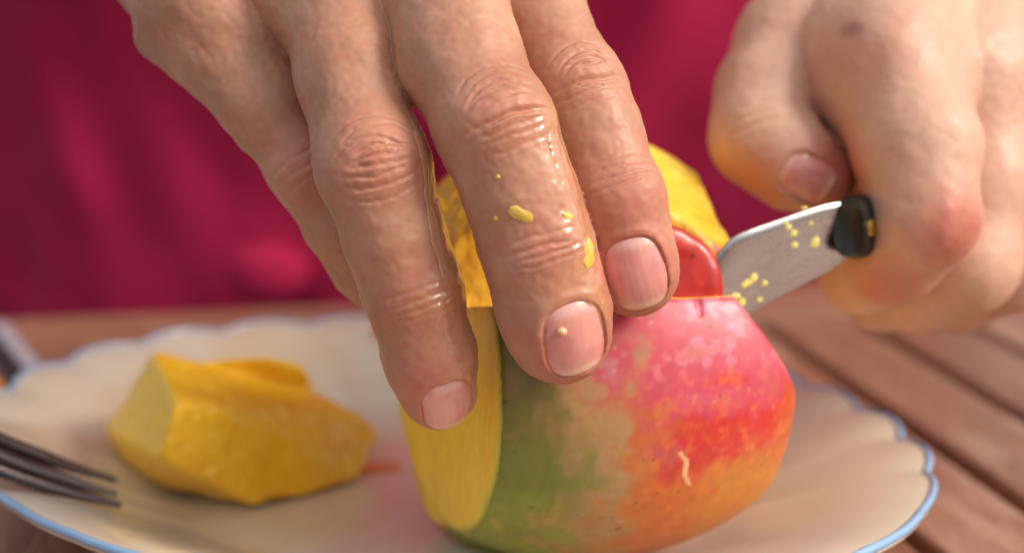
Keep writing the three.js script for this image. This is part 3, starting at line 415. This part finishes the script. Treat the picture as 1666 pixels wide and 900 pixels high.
// ------------------------------------------------------------------ knife
const knife = thing('paring_knife', 'small steel knife with round tip and black riveted handle cutting the mango', 'knife', V(0, 0, 0));
const bladeD = (px) => lerp(0.3045, 0.3195, (px - 1155) / 245);
const bladeP = (px, py) => P(px, py, bladeD(px) + (py - 400) * 0.00004);
const bladeN = V(0, 0, 0).crossVectors(bladeP(1300, 400).sub(bladeP(1200, 400)), bladeP(1200, 380).sub(bladeP(1200, 420))).normalize();
{
  const sp = new THREE.CatmullRomCurve3([[1405, 323], [1340, 334], [1260, 360], [1200, 382], [1178, 400], [1162, 425], [1155, 455], [1157, 485], [1168, 510]].map(([a, b]) => V(a, b, 0)), false, 'catmullrom', 0.4).getPoints(48);
  const ed = new THREE.CatmullRomCurve3([[1405, 385], [1375, 420], [1345, 442], [1290, 470], [1235, 500], [1200, 518], [1168, 512]].map(([a, b]) => V(a, b, 0)), false, 'catmullrom', 0.4).getPoints(48);
  const pos = [], id = [], rows = 10, T = 0.0011;
  for (const side of [1, -1]) for (let i = 0; i <= 48; i++) for (let j = 0; j <= rows; j++) {
    const t = j / rows, a = sp[i], b = ed[i], q = bladeP(lerp(a.x, b.x, t), lerp(a.y, b.y, t)), end = sst(48, 38, i), th = T / 2 * (1 - 0.85 * sst(0.25, 1, t)) * (0.35 + 0.65 * end) * (j === 0 ? 0.5 : 1) + 0.00006 * (fbm(q.x * 120, q.y * 300, 2) - 0.5);
    q.addScaledVector(bladeN, side * th); pos.push(q.x, q.y, q.z);
  }
  const S = 49 * (rows + 1);
  for (let s = 0; s < 2; s++) for (let i = 0; i < 48; i++) for (let j = 0; j < rows; j++) { const a = s * S + i * (rows + 1) + j, b = a + rows + 1; if (s) id.push(a, b, a + 1, b, b + 1, a + 1); else id.push(a, a + 1, b, b, a + 1, b + 1); }
  for (let i = 0; i < 48; i++) for (const j of [0, rows]) { const a = i * (rows + 1) + j, b = a + rows + 1; id.push(a, b, S + a, b, S + b, S + a); }
  const g = new THREE.BufferGeometry(); g.setAttribute('position', new THREE.Float32BufferAttribute(pos, 3)); g.setIndex(id);
  const uv = []; for (let s = 0; s < 2; s++) for (let i = 0; i <= 48; i++) for (let j = 0; j <= rows; j++) uv.push(i / 48, j / rows); g.setAttribute('uv', new THREE.Float32BufferAttribute(uv, 2));
  const gg = g.toNonIndexed(); gg.computeVertexNormals(); g.computeVertexNormals();
  const W = 256, d = new Uint8Array(W * W * 4); for (let j = 0; j < W; j++) for (let i = 0; i < W; i++) { const v = 255 * clamp(0.15 + 0.25 * (fbm(i / 30, j / 14, 1, 4) - 0.4) + 0.1 * vn(i / 2, j / 40, 3), 0.08, 0.9); d.set([v, v, v, 255], (j * W + i) * 4); }
  const rt = new THREE.DataTexture(d, W, W); rt.magFilter = THREE.LinearFilter; rt.needsUpdate = true;
  mesh('blade', g, Std({ color: new THREE.Color().setRGB(0.43, 0.405, 0.4), metalness: 1, roughness: 1, roughnessMap: rt, side: THREE.DoubleSide }), knife);
  const ax = [P(1380, 373, 0.3135), P(1402, 366, 0.3215), P(1450, 352, 0.344), P(1530, 330, 0.385), P(1600, 312, 0.405)], rs = [0.0052, 0.0058, 0.0064, 0.0068, 0.006];
  const up = CU.clone(), ring = 20, hp = [], hi = [], N = 40, cv = new THREE.CatmullRomCurve3(ax);
  for (let i = 0; i <= N; i++) { const t = i / N, c = cv.getPoint(t), u = cv.getTangent(t), w = V(0, 0, 0).crossVectors(u, up).normalize(), v = V(0, 0, 0).crossVectors(w, u); let r = rs[Math.min(4, Math.round(t * 4))] * Math.min(1, 0.86 + t * 7, 0.4 + (1 - t) * 12); for (let j = 0; j < ring; j++) { const a = j / ring * Math.PI * 2, ca = Math.sign(Math.cos(a)) * Math.abs(Math.cos(a)) ** 0.7, sa = Math.sign(Math.sin(a)) * Math.abs(Math.sin(a)) ** 0.7; const q = c.clone().addScaledVector(w, ca * r * 0.62).addScaledVector(v, sa * r); hp.push(q.x, q.y, q.z); } }
  for (let i = 0; i < N; i++) for (let j = 0; j < ring; j++) { const a = i * ring + j, b = i * ring + (j + 1) % ring; hi.push(a, a + ring, b, b, a + ring, b + ring); }
  for (const e of [0, N]) { const c = cv.getPoint(e / N); hp.push(c.x, c.y, c.z); const ci = hp.length / 3 - 1; for (let j = 0; j < ring; j++) { const a = e * ring + j, b = e * ring + (j + 1) % ring; if (e) hi.push(ci, a, b); else hi.push(ci, b, a); } }
  const hg = new THREE.BufferGeometry(); hg.setAttribute('position', new THREE.Float32BufferAttribute(hp, 3)); hg.setIndex(hi); hg.computeVertexNormals();
  const hd = mesh('handle', hg, Std({ color: new THREE.Color().setRGB(0.012, 0.015, 0.013), roughness: 0.38 }), knife);
  const rv = mesh('rivet', new THREE.CylinderGeometry(0.0015, 0.0016, 0.0009, 20), Std({ color: new THREE.Color().setRGB(0.55, 0.33, 0.08), metalness: 1, roughness: 0.4 }), hd);
  const uh = cv.getTangent(0.12), wh = V(0, 0, 0).crossVectors(uh, up).normalize(); if (wh.dot(CF) > 0) wh.negate();
  rv.position.copy(cv.getPoint(0.075)).addScaledVector(wh, 0.0034); rv.quaternion.setFromUnitVectors(V(0, 1, 0), wh);
}

// ------------------------------------------------------------------ fork
{
  const o = thing('dinner_fork', 'dark steel fork resting on the plate rim with tines pointing at the chunk', 'fork', V(0, 0, 0));
  const steel = Std({ color: new THREE.Color().setRGB(0.1, 0.08, 0.08), metalness: 1, roughness: 0.25 });
  const over = (px, py, dy) => { let y = 0.012; for (let i = 0; i < 6; i++) { const q = PG(px, py, y); y = plateTop(q.x, q.z) + dy; } return y; };
  const rows = [[[188, 782], [0, 716]], [[188, 804], [0, 741]], [[196, 822], [0, 764]]].map(([t, m], k) => [t, m, over(...t, 0.0042 - k * 0.0012), over(...m, 0.0078 - k * 0.0018)]), ends = [];
  for (const [tip, mid, yt, ym] of rows) {
    const a = PG(...tip, yt), b = PG(...mid, ym), c = b.clone().add(b.clone().sub(a).multiplyScalar(0.5)).add(V(0, 0.002, 0)), cv = new THREE.CatmullRomCurve3([a, a.clone().lerp(b, 0.5).add(V(0, -0.0004, 0)), b, c]);
    const g = new THREE.TubeGeometry(cv, 40, 0.0014, 10, false), p = g.attributes.position;
    for (let i = 0; i <= 40; i++) { const k = Math.min(1, 0.45 + i / 30), ctr = cv.getPointAt(i / 40); for (let j = 0; j <= 10; j++) { const q = V(0, 0, 0).fromBufferAttribute(p, i * 11 + j).sub(ctr).multiplyScalar(k).add(ctr); p.setXYZ(i * 11 + j, q.x, q.y, q.z); } }
    g.computeVertexNormals(); const e = new THREE.SphereGeometry(0.0005, 8, 6).translate(a.x, a.y, a.z);
    mesh('tine', mergeGeometries([g, e]), steel, o); ends.push(c);
  }
  const mid = ends[0].clone().add(ends[2]).multiplyScalar(0.5), dir = ends[1].clone().sub(PG(188, 804, rows[1][2])).normalize(), lat = ends[2].clone().sub(ends[0]).normalize(), nn = V(0, 0, 0).crossVectors(dir, lat).normalize();
  const prof = [[-0.002, 0.0065, 0], [0.006, 0.0082, 0.0006], [0.014, 0.0078, 0.002], [0.022, 0.005, 0.004], [0.03, 0.003, 0.0055], [0.05, 0.0028, 0.006], [0.08, 0.0042, 0.003], [0.11, 0.0052, -0.001], [0.13, 0.0046, -0.005], [0.134, 0.002, -0.006]];
  const pp = [], pi = [], R = 12; prof.forEach(([s, w, h]) => { const c = mid.clone().addScaledVector(dir, s).addScaledVector(V(0, 1, 0), h); for (let j = 0; j < R; j++) { const a = j / R * Math.PI * 2, q = c.clone().addScaledVector(lat, Math.cos(a) * w).addScaledVector(nn, Math.sin(a) * 0.0013); pp.push(q.x, q.y, q.z); } });
  for (let i = 0; i + 1 < prof.length; i++) for (let j = 0; j < R; j++) { const a = i * R + j, b = i * R + (j + 1) % R; pi.push(a, b, a + R, b, b + R, a + R); }
  const g = new THREE.BufferGeometry(); g.setAttribute('position', new THREE.Float32BufferAttribute(pp, 3)); g.setIndex(pi); g.computeVertexNormals(); mesh('handle', g, Object.assign(steel.clone(), { side: THREE.DoubleSide }), o);
}

// ------------------------------------------------------------------ packet on the table behind the plate
{
  const o = thing('striped_packet', 'small orange packet with black and white stripes lying behind the plate', 'packet', V(0, 0, 0));
  const a = PG(-30, 545, 0.006), b = PG(26, 618, 0.006), u = b.clone().sub(a).setY(0).normalize(), w = V(-u.z, 0, u.x); if (w.x < 0) w.negate();
  const part = (name, s0, s1, c, h) => { const g = new RoundedBoxGeometry(s1 - s0 - 0.0002, h, 0.075, 2, 0.0012), m = mesh(name, g, Std({ color: new THREE.Color().setRGB(...c), roughness: 0.35 }), o); m.position.copy(a.clone().lerp(b, 0.5)).addScaledVector(w, (s0 + s1) / 2).setY(h / 2 + 0.0002); m.rotation.y = Math.atan2(u.x, u.z); };
  part('sleeve', -0.06, -0.004, lin(232, 138, 52), 0.0075); part('dark_band', -0.004, 0.0035, lin(32, 26, 24), 0.0072); part('pale_band', 0.0035, 0.009, lin(176, 170, 182), 0.007);
}

// ------------------------------------------------------------------ juice and pulp
const pulpMat = Std({ color: new THREE.Color().setRGB(...lin(226, 190, 84)), roughness: 0.25, clearcoat: 0.6, clearcoatRoughness: 0.1 });
function blob(name, label, cat, group, c, u, w, n, a, b, h, s, mat = pulpMat) {
  const g = new THREE.SphereGeometry(1, 20, 14), p = g.attributes.position, q = V(0, 0, 0);
  for (let i = 0; i < p.count; i++) { q.fromBufferAttribute(p, i); const k = 1 + (mat === dropMat ? 0.25 : 0.8) * (fbm(q.x * 1.7 + s * 9, q.y * 1.7, q.z * 1.7 + s, 3) - 0.5); const r = V(0, 0, 0).addScaledVector(u, q.x * a * k).addScaledVector(w, q.y * b * k).addScaledVector(n, q.z * h * k); p.setXYZ(i, r.x, r.y, r.z); }
  const test = V(0, 0, 0).crossVectors(u, w).dot(n); if (test < 0) { const ix = g.index; for (let t = 0; t < ix.count; t += 3) { const v = ix.getX(t + 1); ix.setX(t + 1, ix.getX(t + 2)); ix.setX(t + 2, v); } }
  g.computeVertexNormals(); const o = mesh(numbered(name), g, mat, scene); o.position.copy(c); o.userData = { label, category: cat }; if (group) o.userData.group = group; return o;
}
const dropMat = pulpMat.clone(); dropMat.color.setRGB(...lin(226, 176, 132));
const onHand = (px, py) => { const o = camera.position.clone(), d = P(px, py, 1).sub(o).normalize(), p = o.clone().addScaledVector(d, 0.2); for (let t = 0; t < 80; t++) { const s = baseR(p.x, p.y, p.z); if (s < 1e-5) break; p.addScaledVector(d, s * 0.9); } const e = 2e-4, f = baseR, n = V(f(p.x + e, p.y, p.z) - f(p.x - e, p.y, p.z), f(p.x, p.y + e, p.z) - f(p.x, p.y - e, p.z), f(p.x, p.y, p.z + e) - f(p.x, p.y, p.z - e)).normalize(); return [p, n]; };
for (const [px, py, ax, a, b, h, lab, grp] of [[956, 414, 1.35, 2.5, 1.5, 0.75, 'plump yellow pulp drop on the side of the middle finger near its nail'], [848, 349, 0.45, 2.1, 0.95, 0.25, 'oval yellow pulp smear on the middle finger between its knuckles'], [746, 226, 1.1, 1.6, 0.6, 0.12, 'faint yellow pulp smear beside the middle finger knuckle creases'], [922, 352, 0.2, 1.0, 0.8, 0.45, 'tiny yellow pulp fleck by the wet edge of the middle finger'], [914, 540, 0.4, 0.85, 0.75, 0.7, 'small pale juice drop on the middle fingernail'], [810, 288, 0, 0.4, 0.35, 0.25, 'pinhead fleck of pulp below the middle finger knuckle', 1], [806, 355, 0, 0.45, 0.4, 0.15, 'pinhead fleck of pulp below the middle finger knuckle', 1]]) {
  const [p, n] = onHand(px, py), u = CR.clone().multiplyScalar(Math.cos(ax)).addScaledVector(CU, -Math.sin(ax)); u.addScaledVector(n, -u.dot(n)).normalize(); const w = V(0, 0, 0).crossVectors(n, u);
  blob('pulp_bit', lab, 'pulp', grp ? 'pinhead pulp flecks on the finger' : undefined, p, u, w, n, a / 1000, b / 1000, h / 1000, px, py === 540 ? dropMat : pulpMat);
}
{
  const pale = pulpMat.clone(); pale.color.setRGB(...lin(232, 222, 120));
  const n = bladeN.clone(); if (n.dot(CF) > 0) n.negate();
  for (const [px, py, a, b] of [[1278, 368, 0.9, 0.7], [1286, 378, 1.0, 0.8], [1288, 397, 0.8, 0.7], [1321, 392, 1.2, 1.4], [1274, 362, 0.6, 0.5], [1305, 337, 0.8, 0.4], [1212, 458, 1.0, 0.8], [1222, 450, 0.9, 1.1], [1240, 459, 0.7, 0.6], [1207, 462, 0.7, 0.6], [1232, 486, 0.7, 0.5], [1315, 362, 0.5, 0.5], [1192, 480, 1.2, 0.7], [1203, 490, 0.8, 0.9]])
    blob('blade_pulp_fleck', 'pale yellow fleck of mango pulp stuck to the knife blade', 'pulp', 'pulp flecks on the blade', bladeP(px, py).addScaledVector(n, 0.0006), CR, CU.clone(), n, a / 1280, b / 1280, 0.00022, px + py, pale);
  const stain = Std({ color: new THREE.Color().setRGB(...lin(222, 156, 84)), roughness: 0.2, clearcoat: 0.6 });
  for (const [px, py, a, b, lab] of [[625, 612, 3.2, 5, 'orange juice spot on the plate behind the mango'], [610, 752, 6, 5, 'orange juice smear on the plate between chunk and mango']]) { const q = PG(px, py, 0.007); q.y = plateTop(q.x, q.z); blob('juice_spot', lab, 'juice', undefined, q, V(1, 0, 0), V(0, 0, 1), V(0, 1, 0), a / 1000, b / 1000, 0.0004, px, stain); }
}
function trickle(name, label, path, r, s) {
  const pts = []; path.forEach(([a, b]) => pts.push(onHand(a, b)[0])); const cv = new THREE.CatmullRomCurve3(pts), N = 90, M = 12, pos = [], id = [];
  for (let i = 0; i <= N; i++) {
    const t = i / N, c = cv.getPointAt(t), u = cv.getTangentAt(t), e = 2e-4, f = baseR, n = V(f(c.x + e, c.y, c.z) - f(c.x - e, c.y, c.z), f(c.x, c.y + e, c.z) - f(c.x, c.y - e, c.z), f(c.x, c.y, c.z + e) - f(c.x, c.y, c.z - e)).normalize(); n.addScaledVector(u, -n.dot(u)).normalize(); const w = V(0, 0, 0).crossVectors(n, u);
    c.addScaledVector(n, -f(c.x, c.y, c.z)); const k = r * Math.min(1, t * 8, (1 - t) * 8) * (0.3 + 1.2 * fbm(t * 17 + s, s, 1, 3)), sh = 0.0009 * (vn(t * 10 + s, 2, s) - 0.5);
    for (let j = 0; j < M; j++) { const a = j / M * Math.PI * 2, q = c.clone().addScaledVector(w, sh + Math.cos(a) * k * 1.5).addScaledVector(n, Math.sin(a) * k * 0.38); pos.push(q.x, q.y, q.z); if (i < N) { const A = i * M + j, B = i * M + (j + 1) % M; id.push(A, B, A + M, B, B + M, A + M); } }
  }
  const g = new THREE.BufferGeometry(); g.setAttribute('position', new THREE.Float32BufferAttribute(pos, 3)); g.setIndex(id); g.computeVertexNormals();
  const o = mesh(numbered(name), g, juiceMat, scene); o.userData = { label, category: 'juice' };
}
const juiceMat = Std({ color: new THREE.Color().setRGB(...lin(194, 142, 112)), roughness: 0.1, clearcoat: 1, clearcoatRoughness: 0.05 });
trickle('juice_trickle', 'glistening line of mango juice down the inner side of the ring finger', [[670, 190], [682, 235], [693, 290], [699, 340], [708, 390], [722, 440], [732, 475]], 0.0006, 3);
trickle('juice_trickle', 'glistening line of mango juice along the edge of the middle finger', [[893, 192], [901, 230], [913, 280], [924, 325], [935, 360], [948, 400]], 0.0008, 8);
renderer.render(scene, camera);
